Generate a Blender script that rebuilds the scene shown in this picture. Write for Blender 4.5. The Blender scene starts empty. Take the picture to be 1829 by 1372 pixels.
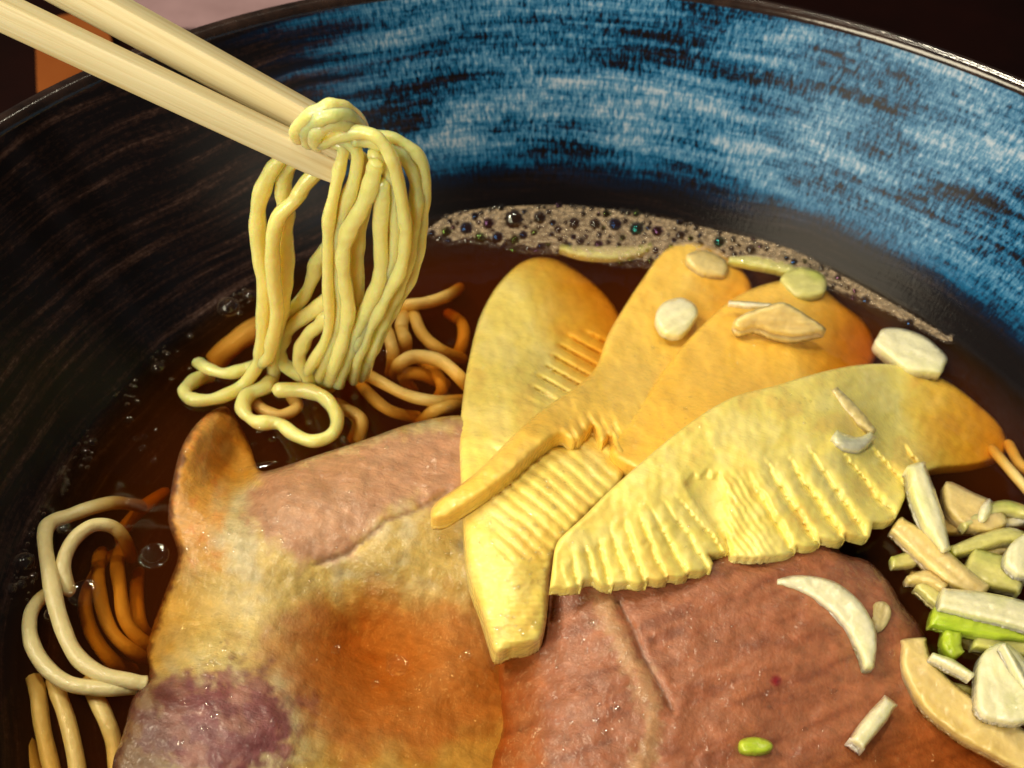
import bpy, bmesh, math, random
import numpy as np
from mathutils import Vector, Matrix, noise
from mathutils.geometry import delaunay_2d_cdt

random.seed(7); rng = np.random.default_rng(7)
scene = bpy.context.scene
COL = scene.collection
CM = 0.01

# ------------------------------------------------------------------ camera
FPX, W, H = 1700.0, 1829.0, 1372.0
CAM = np.array([0.0, -7.767, 11.808])
YAW, PIT, ROL = -0.220, 0.829, 0.091
_f = np.array([math.sin(YAW)*math.cos(PIT), math.cos(YAW)*math.cos(PIT), -math.sin(PIT)])
_r = np.array([math.cos(YAW), -math.sin(YAW), 0.0]); _u = np.cross(_r, _f)
RGT = _r*math.cos(ROL)+_u*math.sin(ROL); UP = -_r*math.sin(ROL)+_u*math.cos(ROL)
cd = bpy.data.cameras.new('camera'); cam = bpy.data.objects.new('camera', cd); COL.objects.link(cam)
cd.sensor_fit = 'HORIZONTAL'; cd.sensor_width = 36; cd.lens = FPX/W*36
cd.clip_start = 0.005; cd.clip_end = 20
cam.matrix_world = Matrix(((RGT[0], UP[0], -_f[0], CAM[0]*CM), (RGT[1], UP[1], -_f[1], CAM[1]*CM),
                           (RGT[2], UP[2], -_f[2], CAM[2]*CM), (0, 0, 0, 1)))
cd.dof.use_dof = True; cd.dof.focus_distance = 0.127; cd.dof.aperture_fstop = 32
scene.camera = cam

# ------------------------------------------------------------------ world, lamps, exposure
world = bpy.data.worlds.new('World'); scene.world = world; world.use_nodes = True
bg = world.node_tree.nodes['Background']; bg.inputs[0].default_value = (0.9, 0.80, 0.70, 1); bg.inputs[1].default_value = 0.04

def lamp(name, pos, target, power, size, col):
    d = bpy.data.lights.new(name, 'AREA'); d.shape = 'DISK'; d.size = size; d.energy = power; d.color = col
    o = bpy.data.objects.new(name, d); COL.objects.link(o)
    o.location = Vector(pos)*CM
    o.rotation_euler = (Vector(target)-Vector(pos)).to_track_quat('-Z', 'Y').to_euler()
    return o
lamp('ceiling_lamp', (-40, -10, 54), (0, 0, 0), 1.9, 0.16, (1.0, 0.86, 0.60))
lamp('small_spot', (-44, 6, 50), (0, 0, 0), 1.0, 0.022, (1.0, 0.90, 0.68))
lamp('overhead_lamp', (-8, 6, 56), (0, 0, 0), 0.8, 0.035, (1.0, 0.90, 0.68))
lamp('far_lamp', (5, 36, 62), (0, 0, 0), 0.5, 0.025, (1.0, 0.90, 0.68))
lamp('front_fill', (-30, -60, 38), (-2, 3, 1), 5.8, 0.45, (1.0, 0.87, 0.62))  # added soft fill from the front to brighten the noodles, no real window
scene.view_settings.view_transform = 'Standard'; scene.view_settings.look = 'None'
scene.view_settings.exposure = 0.12; scene.view_settings.gamma = 1.0
scene.cycles.use_denoising = True
scene.cycles.max_bounces = 10; scene.cycles.transparent_max_bounces = 24
scene.cycles.caustics_reflective = False; scene.cycles.caustics_refractive = False
scene.cycles.sample_clamp_indirect = 4.0

# ------------------------------------------------------------------ projection helpers (centimetres, broth level z = 0)
def ray(px, py):
    return _f + (px-(W/2))/FPX*RGT - (py-(H/2))/FPX*UP
def P(px, py, z=0.0):
    d = ray(px, py); return CAM + d*((z-CAM[2])/d[2])
def PD(px, py, depth):
    return CAM + ray(px, py)*depth
def Pn(px, py, z):                       # vectorised
    d = _f[None]+((px-W/2)/FPX)[:, None]*RGT-((py-H/2)/FPX)[:, None]*UP
    return CAM[None]+d*((z-CAM[2])/d[:, 2])[:, None]
HN = np.array([math.sin(YAW), math.cos(YAW), 0.0])
def PV(px, py, base, toward=0.0):        # point on the upright plane through base, moved toward the viewer
    b = base-HN*toward; d = ray(px, py)
    t = np.dot(b-CAM, HN)/np.dot(d, HN); return CAM+d*t
def pxsize(p):                           # centimetres per photo pixel at a point
    return np.dot(np.asarray(p)-CAM, _f)/FPX

# ------------------------------------------------------------------ object helpers
def tag(o, label=None, cat=None, group=None, kind=None):
    if label: o['label'] = label
    if cat: o['category'] = cat
    if group: o['group'] = group
    if kind: o['kind'] = kind
    return o
def mesh_obj(name, verts, faces, mat, parent=None, cols=None, smooth=True):
    me = bpy.data.meshes.new(name)
    me.from_pydata([tuple(np.asarray(v)*CM) for v in verts], [], faces)
    if smooth: me.polygons.foreach_set('use_smooth', [True]*len(me.polygons))
    if cols is not None:
        a = me.attributes.new('Col', 'FLOAT_COLOR', 'POINT')
        c = np.ones((len(verts), 4), np.float32); c[:, :3] = cols
        a.data.foreach_set('color', c.ravel())
    if mat: me.materials.append(mat)
    me.update()
    o = bpy.data.objects.new(name, me); COL.objects.link(o)
    if parent: o.parent = parent
    return o
def catmull(pts, n=8, closed=False):
    pts = [np.asarray(p, float) for p in pts]; m = len(pts); out = []
    for i in range(m if closed else m-1):
        if closed: a, b, c, d = pts[i-1], pts[i], pts[(i+1) % m], pts[(i+2) % m]
        else: a, b, c, d = pts[max(i-1, 0)], pts[i], pts[i+1], pts[min(i+2, m-1)]
        for k in range(n):
            t = k/n
            out.append(0.5*((2*b)+(-a+c)*t+(2*a-5*b+4*c-d)*t*t+(-a+3*b-3*c+d)*t**3))
    if not closed: out.append(pts[-1])
    return out
def resample(poly, s):
    out = []
    m = len(poly)
    for i in range(m):
        a, b = poly[i], poly[(i+1) % m]; L = np.linalg.norm(b-a); k = max(1, int(round(L/s)))
        for j in range(k): out.append(a+(b-a)*j/k)
    return np.array(out)
def inside(poly, p):
    x, y = p[:, 0], p[:, 1]; c = np.zeros(len(p), bool); n = len(poly); j = n-1
    for i in range(n):
        xi, yi = poly[i]; xj, yj = poly[j]
        if yi != yj:
            c ^= ((yi > y) != (yj > y)) & (x < (xj-xi)*(y-yi)/(yj-yi)+xi)
        j = i
    return c
def dist_poly(poly, p):
    d = np.full(len(p), 1e9); n = len(poly)
    for i in range(n):
        a, b = poly[i], poly[(i+1) % n]; ab = b-a; L = max(ab@ab, 1e-9)
        t = np.clip(((p-a)@ab)/L, 0, 1); q = a+t[:, None]*ab
        d = np.minimum(d, np.hypot(*(p-q).T))
    return d
def dist_line(line, p):
    line = np.asarray(line, float); d = np.full(len(p), 1e9)
    for i in range(len(line)-1):
        a, b = line[i], line[i+1]; ab = b-a; L = max(ab@ab, 1e-9)
        t = np.clip(((p-a)@ab)/L, 0, 1); q = a+t[:, None]*ab
        d = np.minimum(d, np.hypot(*(p-q).T))
    return d
class RBF:
    def __init__(s, pts):
        a = np.asarray(pts, float); s.c = a[:, :2]/300.0; n = len(a)
        if n < 3: s.w = None; s.k = a[:, 2].mean(); return
        A = np.zeros((n+3, n+3)); A[:n, :n] = s.phi(s.c, s.c)+np.eye(n)*1e-3
        A[:n, n] = 1; A[:n, n+1:] = s.c; A[n, :n] = 1; A[n+1:, :n] = s.c.T
        b = np.zeros(n+3); b[:n] = a[:, 2]
        s.w = np.linalg.lstsq(A, b, rcond=None)[0]
    def phi(s, p, q):
        r = np.hypot(p[:, None, 0]-q[None, :, 0], p[:, None, 1]-q[None, :, 1])
        return np.where(r > 0, r*r*np.log(np.maximum(r, 1e-9)), 0)
    def __call__(s, p):
        if s.w is None: return np.full(len(p), s.k)
        q = p/300.0; n = len(s.c)
        return s.phi(q, s.c)@s.w[:n]+s.w[n]+q@s.w[n+1:]
def nz(p, sc, seed=0, oct=3):
    return np.array([noise.fractal(Vector((x*sc+seed*17.3, y*sc-seed*9.1, seed*3.7)), 0.6, 2.1, oct) for x, y in p])
def sstep(a, b, x):
    t = np.clip((x-a)/(b-a), 0, 1); return t*t*(3-2*t)
SURF = {}
def slab(name, poly, zc, thick, mat, parent=None, spacing=6, edge=14, edge_h=0.08, extra=None, color=None, curve=4, bulge=0.0):
    """A slice: outline and heights given where it lies, real thickness below; rounded rim."""
    pl = np.array(catmull([np.array(q, float) for q in poly], curve, True)) if curve else np.array(poly, float)
    pl = resample(pl, spacing)
    x0, y0 = pl.min(0); x1, y1 = pl.max(0)
    gx, gy = np.meshgrid(np.arange(x0, x1, spacing), np.arange(y0, y1, spacing*0.87))
    gx[1::2] += spacing*0.5
    g = np.c_[gx.ravel(), gy.ravel()]+rng.uniform(-.15, .15, (gx.size, 2))*spacing
    g = g[inside(pl, g)]
    if len(g):
        g = g[dist_poly(pl, g) > spacing*0.55]
    pts = np.vstack([pl, g]) if len(g) else pl
    nb = len(pl)
    v2, e2, f2, ov, oe, of = delaunay_2d_cdt([Vector(q) for q in pts], [], [list(range(nb))], 1, 1e-4)
    v = np.array([(q.x, q.y) for q in v2])
    d = dist_poly(pl, v)
    f2 = [list(f) for f in f2]
    z = zc(v) if callable(zc) else RBF(zc)(v)
    t = 1-np.clip(d/edge, 0, 1)
    z = z-edge_h*(1-np.sqrt(np.maximum(0, 1-t*t)))
    if bulge: z = z+bulge*(1-np.exp(-d/ (edge*2.5)))
    if extra is not None: z = z+extra(v, d)
    top = Pn(v[:, 0], v[:, 1], z)
    n = len(v)
    cx = top.mean(0)
    bot = top.copy(); bot[:, 2] -= thick
    faces = []
    ecount = {}
    for f in f2:
        a, b, c = (v[i] for i in f)
        if (b[0]-a[0])*(c[1]-a[1])-(b[1]-a[1])*(c[0]-a[0]) > 0: f = f[::-1]
        faces.append(tuple(f)); faces.append(tuple(i+n for i in f[::-1]))
        for i in range(3):
            ecount[(f[i], f[(i+1) % 3])] = 1
    for (a, b) in list(ecount):
        if (b, a) not in ecount: faces.append((b, a, a+n, b+n))
    SURF[name+str(len(SURF))] = (v, d, z)
    cols = None
    if color is not None:
        c = color(v, d); cols = np.vstack([c, c])
    o = mesh_obj(name, np.vstack([top, bot]), faces, mat, parent, cols)
    nside = len(faces)-2*len(f2)
    o.data.polygons.foreach_set('use_smooth', [True]*(2*len(f2))+[False]*nside)
    return o
def tube(name, pts, rad, mat, parent=None, sides=10, n=6, flat=0.88, wob=0.06, seed=0, taper=True):
    pts = catmull(pts, n); N = len(pts); V = []; F = []
    T = [pts[min(i+1, N-1)]-pts[max(i-1, 0)] for i in range(N)]
    T = [t/(np.linalg.norm(t)+1e-9) for t in T]
    nrm = np.cross(T[0], [0.3, 0.5, 0.8]); nrm /= np.linalg.norm(nrm)
    rad = np.interp(np.linspace(0, 1, N), np.linspace(0, 1, len(rad)), rad) if hasattr(rad, '__len__') else np.full(N, rad)
    for i in range(N):
        nrm = nrm-T[i]*np.dot(nrm, T[i]); nrm /= np.linalg.norm(nrm)+1e-9
        bn = np.cross(T[i], nrm)
        r = rad[i]*(1+wob*noise.noise(Vector((i*0.23, seed*5.1, 0))))
        if taper and i in (0, N-1): r *= 0.72
        tw = 0.6*noise.noise(Vector((i*0.05, seed*3.3, 4)))
        for k in range(sides):
            a = 2*math.pi*k/sides+tw
            V.append(pts[i]+r*(math.cos(a)*nrm+flat*math.sin(a)*bn))
    for i in range(N-1):
        for k in range(sides):
            a = i*sides+k; b = i*sides+(k+1) % sides
            F.append((a, b, b+sides, a+sides))
    for e, t, rr in ((0, -T[0], rad[0]), (N-1, T[-1], rad[-1])):
        c = len(V); V.append(pts[e]+t*rr*(0.4 if taper else 0.0))
        for k in range(sides):
            a = e*sides+k; b = e*sides+(k+1) % sides
            F.append((b, a, c) if e == 0 else (a, b, c))
    return mesh_obj(name, V, F, mat, parent)

# ------------------------------------------------------------------ materials
def newmat(name):
    m = bpy.data.materials.new(name); m.use_nodes = True
    nt = m.node_tree; nt.nodes.clear()
    out = nt.nodes.new('ShaderNodeOutputMaterial')
    return m, nt, out
def N(nt, t, **kw):
    n = nt.nodes.new(t)
    for k, v in kw.items(): setattr(n, k, v)
    return n
def math_(nt, op, a, b=None, c=None, clamp=False):
    n = N(nt, 'ShaderNodeMath', operation=op, use_clamp=clamp)
    for i, x in enumerate((a, b, c)):
        if x is None: continue
        if isinstance(x, (int, float)): n.inputs[i].default_value = x
        else: nt.links.new(x, n.inputs[i])
    return n.outputs[0]
def tex(nt, scale, detail=4, rough=0.55, vec=None, dist=0.0):
    n = N(nt, 'ShaderNodeTexNoise'); n.inputs['Scale'].default_value = scale
    n.inputs['Detail'].default_value = detail; n.inputs['Roughness'].default_value = rough; n.inputs['Distortion'].default_value = dist
    if vec is None:
        tc = N(nt, 'ShaderNodeTexCoord'); vec = tc.outputs['Object']
    nt.links.new(vec, n.inputs['Vector'])
    return n.outputs['Fac']
def ramp(nt, fac, stops, interp='LINEAR'):
    n = N(nt, 'ShaderNodeValToRGB'); n.color_ramp.interpolation = interp
    el = n.color_ramp.elements
    while len(el) < len(stops): el.new(0.5)
    for e, (p, c) in zip(el, stops): e.position = p; e.color = (*c, 1)
    nt.links.new(fac, n.inputs[0]); return n.outputs[0]
def mixc(nt, fac, a, b, mode='MIX'):
    n = N(nt, 'ShaderNodeMix', data_type='RGBA', blend_type=mode)
    for i, x in ((0, fac), (6, a), (7, b)):
        if isinstance(x, (int, float)): n.inputs[i].default_value = x
        elif isinstance(x, tuple): n.inputs[i].default_value = (*x, 1)
        else: nt.links.new(x, n.inputs[i])
    return n.outputs[2]
def bump(nt, h, strength, dist):
    n = N(nt, 'ShaderNodeBump'); n.inputs['Strength'].default_value = strength; n.inputs['Distance'].default_value = dist
    nt.links.new(h, n.inputs['Height']); return n.outputs[0]

def food(name, col=None, attr=False, var=0.25, vscale=300, sss=0.25, sscol=(1, .5, .2), rough=0.35, coat=0.6, coat_r=0.08,
         bumps=((900, 0.25, 0.0004),), tint2=None, wet=0.5, fibre=None, scale=0.0025):
    m, nt, out = newmat(name); L = nt.links
    b = N(nt, 'ShaderNodeBsdfPrincipled')
    if attr:
        at = N(nt, 'ShaderNodeAttribute', attribute_name='Col'); base = at.outputs['Color']
    else:
        rg = N(nt, 'ShaderNodeRGB'); rg.outputs[0].default_value = (*col, 1); base = rg.outputs[0]
    nf = tex(nt, vscale, 6, 0.65)
    v = math_(nt, 'MULTIPLY_ADD', nf, 2*var, 1-var)
    base = mixc(nt, 1.0, base, v, 'MULTIPLY')
    if fibre:
        tc = N(nt, 'ShaderNodeTexCoord'); mp = N(nt, 'ShaderNodeMapping'); L.new(tc.outputs['Object'], mp.inputs[0])
        mp.inputs['Rotation'].default_value = (0, 0, fibre[0]); mp.inputs['Scale'].default_value = (fibre[1], fibre[2], fibre[2])
        fb = tex(nt, 1.0, 5, 0.7, mp.outputs[0], 0.8)
        base = mixc(nt, 1.0, base, math_(nt, 'MULTIPLY_ADD', fb, 2*fibre[3], 1-fibre[3]), 'MULTIPLY'); fbh = math_(nt, 'MULTIPLY', fb, 0.22)
    if tint2:
        nf2 = tex(nt, vscale*0.25, 3)
        base = mixc(nt, ramp(nt, nf2, [(0.45, (0, 0, 0)), (0.7, (1, 1, 1))]), base, tint2)
    L.new(base, b.inputs['Base Color'])
    b.inputs['Roughness'].default_value = rough
    b.inputs['Subsurface Weight'].default_value = sss
    b.inputs['Subsurface Radius'].default_value = sscol
    b.inputs['Subsurface Scale'].default_value = scale
    b.inputs['Coat Weight'].default_value = coat; b.inputs['Coat Roughness'].default_value = coat_r; b.inputs['Coat IOR'].default_value = 1.4
    h = fbh if fibre else None
    for sc, st, di in bumps:
        t = math_(nt, 'MULTIPLY', tex(nt, sc, 3), st)
        h = t if h is None else math_(nt, 'ADD', h, t)
    bn = bump(nt, h, 1.0, bumps[0][2])
    L.new(bn, b.inputs['Normal'])
    wh = math_(nt, 'ADD', math_(nt, 'MULTIPLY', tex(nt, 380, 2), 1.6), math_(nt, 'MULTIPLY', tex(nt, 1500, 2), 0.6))
    L.new(bump(nt, wh, wet, 0.0008), b.inputs['Coat Normal'])
    L.new(b.outputs[0], out.inputs[0])
    return m

M_noodle = food('noodle_dough', (0.98, 0.78, 0.30), var=0.08, vscale=500, sss=0.9, scale=0.005, sscol=(1, .5, .12), rough=0.42, coat=1.0, coat_r=0.06, wet=0.22, bumps=((450, 0.7, 0.0006),))
M_noodle_wet = food('noodle_in_broth', (0.80, 0.67, 0.34), var=0.10, vscale=500, sss=0.3, rough=0.4, coat=0.5, coat_r=0.1, bumps=((450, 0.6, 0.0005),))
M_bamboo = food('bamboo_flesh', (0.80, 0.55, 0.15), attr=True, var=0.10, vscale=700, sss=0.3, sscol=(1, .55, .15), rough=0.45, coat=0.8, coat_r=0.04, wet=0.6, fibre=(0.7, 90, 700, 0.10), bumps=((500, 0.08, 0.0004), (2600, 0.08, 0)))
M_pork = food('pork_meat', attr=True, var=0.30, vscale=650, sss=0.25, sscol=(1, .35, .2), rough=0.5, coat=0.9, coat_r=0.035, wet=0.7, fibre=(0.9, 120, 520, 0.45), bumps=((600, 0.22, 0.0006), (2200, 0.16, 0)))
M_onion = food('onion_flesh', attr=True, var=0.10, vscale=500, sss=0.7, scale=0.004, sscol=(.9, .9, .4), rough=0.3, coat=0.9, coat_r=0.05, wet=0.5, bumps=((600, 0.3, 0.0005),))
ON = dict(w=((0.80, 0.76, 0.50), (0.66, 0.68, 0.30)), p=((0.60, 0.56, 0.20), (0.40, 0.46, 0.08)), g=((0.42, 0.55, 0.04), (0.26, 0.42, 0.02)), c=((0.74, 0.56, 0.24), (0.62, 0.44, 0.14)))

def glaze():
    m, nt, out = newmat('bowl_glaze'); L = nt.links
    tc = N(nt, 'ShaderNodeTexCoord'); sp = N(nt, 'ShaderNodeSeparateXYZ'); L.new(tc.outputs['Object'], sp.inputs[0])
    az = math_(nt, 'ARCTAN2', sp.outputs[0], sp.outputs[1])     # 0 on the far side, + to the right
    z = math_(nt, 'MULTIPLY', sp.outputs[2], 100.0)
    wv = tex(nt, 18, 2)
    zz = math_(nt, 'ADD', z, math_(nt, 'MULTIPLY_ADD', wv, 0.9, -0.45))
    def vec(a, b, c=0.0):
        n = N(nt, 'ShaderNodeCombineXYZ')
        L.new(math_(nt, 'MULTIPLY', az, a), n.inputs[0]); L.new(math_(nt, 'MULTIPLY', zz, b), n.inputs[1]); n.inputs[2].default_value = c
        return n.outputs[0]
    streak = tex(nt, 1.0, 4, 0.55, vec(2.4, 3.2))
    patch = tex(nt, 1.0, 3, 0.5, vec(4.0, 0.9, 5.0))
    thin = tex(nt, 1.0, 5, 0.65, vec(6.0, 9.0, 2.0))
    fine = tex(nt, 1.0, 3, 0.75, vec(140, 5.0, 3.0))
    # where the blue brush work runs: from the far side round to the right, from a little above the broth to the lip
    azw = math_(nt, 'ADD', az, math_(nt, 'MULTIPLY_ADD', streak, 0.5, -0.25))
    azm = N(nt, 'ShaderNodeMapRange', interpolation_type='SMOOTHSTEP'); L.new(azw, azm.inputs[0])
    azm.inputs[1].default_value = -0.98; azm.inputs[2].default_value = -0.62
    zm = N(nt, 'ShaderNodeMapRange', interpolation_type='SMOOTHSTEP'); L.new(zz, zm.inputs[0])
    zm.inputs[1].default_value = 0.25; zm.inputs[2].default_value = 1.2
    msk = math_(nt, 'MULTIPLY', azm.outputs[0], zm.outputs[0])
    s = math_(nt, 'MULTIPLY_ADD', streak, 1.5, -0.72)
    s = math_(nt, 'ADD', s, math_(nt, 'MULTIPLY_ADD', patch, 1.5, -0.75))
    s = math_(nt, 'ADD', s, math_(nt, 'MULTIPLY_ADD', thin, 0.9, -0.45))
    s = math_(nt, 'ADD', s, math_(nt, 'MULTIPLY_ADD', fine, 1.9, -0.95))
    s = math_(nt, 'ADD', s, 0.43)
    blue = math_(nt, 'MULTIPLY', math_(nt, 'MAXIMUM', s, 0.0), msk, clamp=True)
    bc = ramp(nt, blue, [(0.0, (0.006, 0.005, 0.006)), (0.14, (0.003, 0.011, 0.035)), (0.38, (0.008, 0.098, 0.24)),
                         (0.68, (0.085, 0.225, 0.40)), (1.0, (0.34, 0.42, 0.55))])
    # brown rubbed streaks on the dark side
    b1 = tex(nt, 1.0, 6, 0.68, vec(2.2, 5.0, 9.0)); b2 = tex(nt, 1.0, 4, 0.75, vec(90, 14.0, 4.0))
    bs = math_(nt, 'MULTIPLY_ADD', b1, 3.4, -1.62); bs = math_(nt, 'ADD', bs, math_(nt, 'MULTIPLY_ADD', b2, 1.3, -0.65), clamp=True)
    br = ramp(nt, bs, [(0.0, (0.004, 0.0035, 0.005)), (0.35, (0.026, 0.013, 0.011)), (0.75, (0.10, 0.058, 0.048)), (1.0, (0.21, 0.155, 0.145))])
    inv = math_(nt, 'SUBTRACT', 1.0, math_(nt, 'MULTIPLY', azm.outputs[0], 0.85))
    col = mixc(nt, 1.0, bc, mixc(nt, inv, (0, 0, 0), br), 'ADD')
    b = N(nt, 'ShaderNodeBsdfPrincipled'); L.new(col, b.inputs['Base Color'])
    b.inputs['Roughness'].default_value = 0.30; b.inputs['Specular IOR Level'].default_value = 0.03; b.inputs['Coat Weight'].default_value = 0.10; b.inputs['Coat Roughness'].default_value = 0.06
    hb = math_(nt, 'ADD', math_(nt, 'MULTIPLY', streak, 1.0), math_(nt, 'MULTIPLY', fine, 0.25))
    bn = bump(nt, hb, 0.30, 0.0005); L.new(bn, b.inputs['Normal']); L.new(bn, b.inputs['Coat Normal'])
    L.new(b.outputs[0], out.inputs[0]); return m
M_glaze = glaze()

def rim_mat():
    m, nt, out = newmat('rim_glaze'); L = nt.links
    b = N(nt, 'ShaderNodeBsdfPrincipled')
    c = ramp(nt, tex(nt, 160, 6, 0.7), [(0.35, (0.010, 0.006, 0.006)), (0.75, (0.05, 0.028, 0.022))]); L.new(c, b.inputs['Base Color'])
    b.inputs['Roughness'].default_value = 0.16; b.inputs['Coat Weight'].default_value = 0.6; b.inputs['Coat Roughness'].default_value = 0.06
    bn = bump(nt, tex(nt, 420, 4), 0.10, 0.0005); L.new(bn, b.inputs['Normal']); L.new(bn, b.inputs['Coat Normal'])
    L.new(b.outputs[0], out.inputs[0]); return m
M_rim = rim_mat()

def schlick(nt, f0, normal=None):
    lw = N(nt, 'ShaderNodeLayerWeight'); lw.inputs[0].default_value = 0.5
    if normal is not None: nt.links.new(normal, lw.inputs['Normal'])
    return math_(nt, 'MULTIPLY_ADD', math_(nt, 'POWER', lw.outputs['Facing'], 5.0), 1-f0, f0)
def broth_mat():
    m, nt, out = newmat('broth_liquid'); L = nt.links
    t = N(nt, 'ShaderNodeBsdfTransparent'); g = N(nt, 'ShaderNodeBsdfGlossy'); g.inputs['Roughness'].default_value = 0.03
    bn = bump(nt, tex(nt, 90, 2), 0.10, 0.002); L.new(bn, g.inputs['Normal'])
    mx = N(nt, 'ShaderNodeMixShader'); L.new(schlick(nt, 0.022, bn), mx.inputs[0]); L.new(t.outputs[0], mx.inputs[1]); L.new(g.outputs[0], mx.inputs[2])
    L.new(mx.outputs[0], out.inputs[0])
    va = N(nt, 'ShaderNodeVolumeAbsorption'); va.inputs['Color'].default_value = (0.925, 0.66, 0.10, 1); va.inputs['Density'].default_value = 235
    vs = N(nt, 'ShaderNodeVolumeScatter'); vs.inputs['Color'].default_value = (1.0, 0.36, 0.07, 1); vs.inputs['Density'].default_value = 11.0
    ad = N(nt, 'ShaderNodeAddShader'); L.new(va.outputs[0], ad.inputs[0]); L.new(vs.outputs[0], ad.inputs[1])
    L.new(ad.outputs[0], out.inputs[1]); return m
M_broth = broth_mat()

def film(name, tint, opac, base=(0.5, 0.4, 0.3), rough=0.04, f0=0.07):
    """thin soap-like skin: clear face on, reflecting and whitish at grazing angles"""
    m, nt, out = newmat(name); L = nt.links
    t = N(nt, 'ShaderNodeBsdfTransparent'); g = N(nt, 'ShaderNodeBsdfGlossy'); g.inputs['Roughness'].default_value = rough
    g.inputs['Color'].default_value = (*tint, 1)
    mx = N(nt, 'ShaderNodeMixShader'); L.new(schlick(nt, f0), mx.inputs[0]); L.new(t.outputs[0], mx.inputs[1]); L.new(g.outputs[0], mx.inputs[2])
    d = N(nt, 'ShaderNodeBsdfDiffuse'); d.inputs[0].default_value = (*base, 1)
    lw = N(nt, 'ShaderNodeLayerWeight'); lw.inputs[0].default_value = 0.25
    f = math_(nt, 'MULTIPLY', math_(nt, 'POWER', lw.outputs['Facing'], 2.0), opac)
    m2 = N(nt, 'ShaderNodeMixShader'); L.new(f, m2.inputs[0]); L.new(mx.outputs[0], m2.inputs[1]); L.new(d.outputs[0], m2.inputs[2])
    L.new(m2.outputs[0], out.inputs[0]); return m
M_bub = {k: film('bubble_'+k, c, 0.55, (0.42, 0.33, 0.26)) for k, c in
         dict(clear=(1, 1, 1), blue=(0.10, 0.35, 1.0), teal=(0.08, 0.9, 0.9), green=(0.55, 1.0, 0.2), violet=(0.75, 0.35, 0.9)).items()}
M_foam = film('foam_skin', (1, 1, 1), 1.0, (0.85, 0.68, 0.50), 0.10)
M_oil = film('oil_skin', (1, 0.95, 0.85), 0.0, (0.5, 0.3, 0.1), 0.03)
def froth():
    m, nt, out = newmat('fine_froth'); L = nt.links
    t = N(nt, 'ShaderNodeBsdfTransparent'); d = N(nt, 'ShaderNodeBsdfDiffuse'); d.inputs[0].default_value = (0.66, 0.50, 0.33, 1)
    f = ramp(nt, tex(nt, 900, 3), [(0.35, (0.15, 0.15, 0.15)), (0.65, (0.5, 0.5, 0.5))])
    mx = N(nt, 'ShaderNodeMixShader'); L.new(f, mx.inputs[0]); L.new(t.outputs[0], mx.inputs[1]); L.new(d.outputs[0], mx.inputs[2])
    L.new(mx.outputs[0], out.inputs[0]); return m
M_froth = froth()

def wood():
    m, nt, out = newmat('pale_wood'); L = nt.links
    tc = N(nt, 'ShaderNodeTexCoord'); mp = N(nt, 'ShaderNodeMapping'); L.new(tc.outputs['Object'], mp.inputs[0])
    mp.inputs['Scale'].default_value = (25, 1100, 1100)
    g = tex(nt, 1.0, 5, 0.6, mp.outputs[0], 0.3)
    mp2 = N(nt, 'ShaderNodeMapping'); L.new(tc.outputs['Object'], mp2.inputs[0]); mp2.inputs['Scale'].default_value = (12, 350, 350)
    g2 = tex(nt, 1.0, 2, 0.5, mp2.outputs[0])
    c = ramp(nt, g, [(0.28, (0.40, 0.29, 0.12)), (0.5, (0.58, 0.52, 0.32)), (0.72, (0.64, 0.61, 0.46))])
    c = mixc(nt, math_(nt, 'MULTIPLY', g2, 0.5), c, (0.62, 0.50, 0.25))
    b = N(nt, 'ShaderNodeBsdfPrincipled'); L.new(c, b.inputs['Base Color']); b.inputs['Roughness'].default_value = 0.5
    b.inputs['Subsurface Weight'].default_value = 0.1; b.inputs['Subsurface Scale'].default_value = 0.001
    L.new(bump(nt, g, 0.3, 0.0003), b.inputs['Normal'])
    L.new(b.outputs[0], out.inputs[0]); return m
M_wood = wood()
def plain(name, a, b_, sc, rough, spec=0.5):
    m, nt, out = newmat(name); L = nt.links
    b = N(nt, 'ShaderNodeBsdfPrincipled'); c = ramp(nt, tex(nt, sc, 6, 0.6), [(0.3, a), (0.7, b_)])
    L.new(c, b.inputs['Base Color']); b.inputs['Roughness'].default_value = rough; b.inputs['Specular IOR Level'].default_value = spec
    L.new(bump(nt, tex(nt, sc*6, 4), 0.2, 0.0005), b.inputs['Normal'])
    L.new(b.outputs[0], out.inputs[0]); return m
M_table = plain('dark_lacquer', (0.005, 0.002, 0.002), (0.012, 0.003, 0.0025), 20, 0.6, 0.05)
M_mat = plain('pale_paper', (0.26, 0.16, 0.18), (0.36, 0.23, 0.26), 40, 0.8)
M_tray = plain('orange_lacquer', (0.20, 0.05, 0.008), (0.26, 0.075, 0.014), 30, 0.35)

# ------------------------------------------------------------------ table and what shows behind the bowl
TZ = -5.2
def sheet(name, pts, z, th, mat):
    n = len(pts); V = [(x, y, z) for x, y in pts]+[(x, y, z-th) for x, y in pts]
    F = [tuple(range(n)), tuple(range(2*n-1, n-1, -1))]+[(i, i+n, (i+1) % n+n, (i+1) % n) for i in range(n)]
    return mesh_obj(name, V, F, mat, smooth=False)
t = sheet('table', [(-120, -60), (120, -60), (120, 140), (-120, 140)], TZ, 3.0, M_table); t['kind'] = 'structure'

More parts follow.
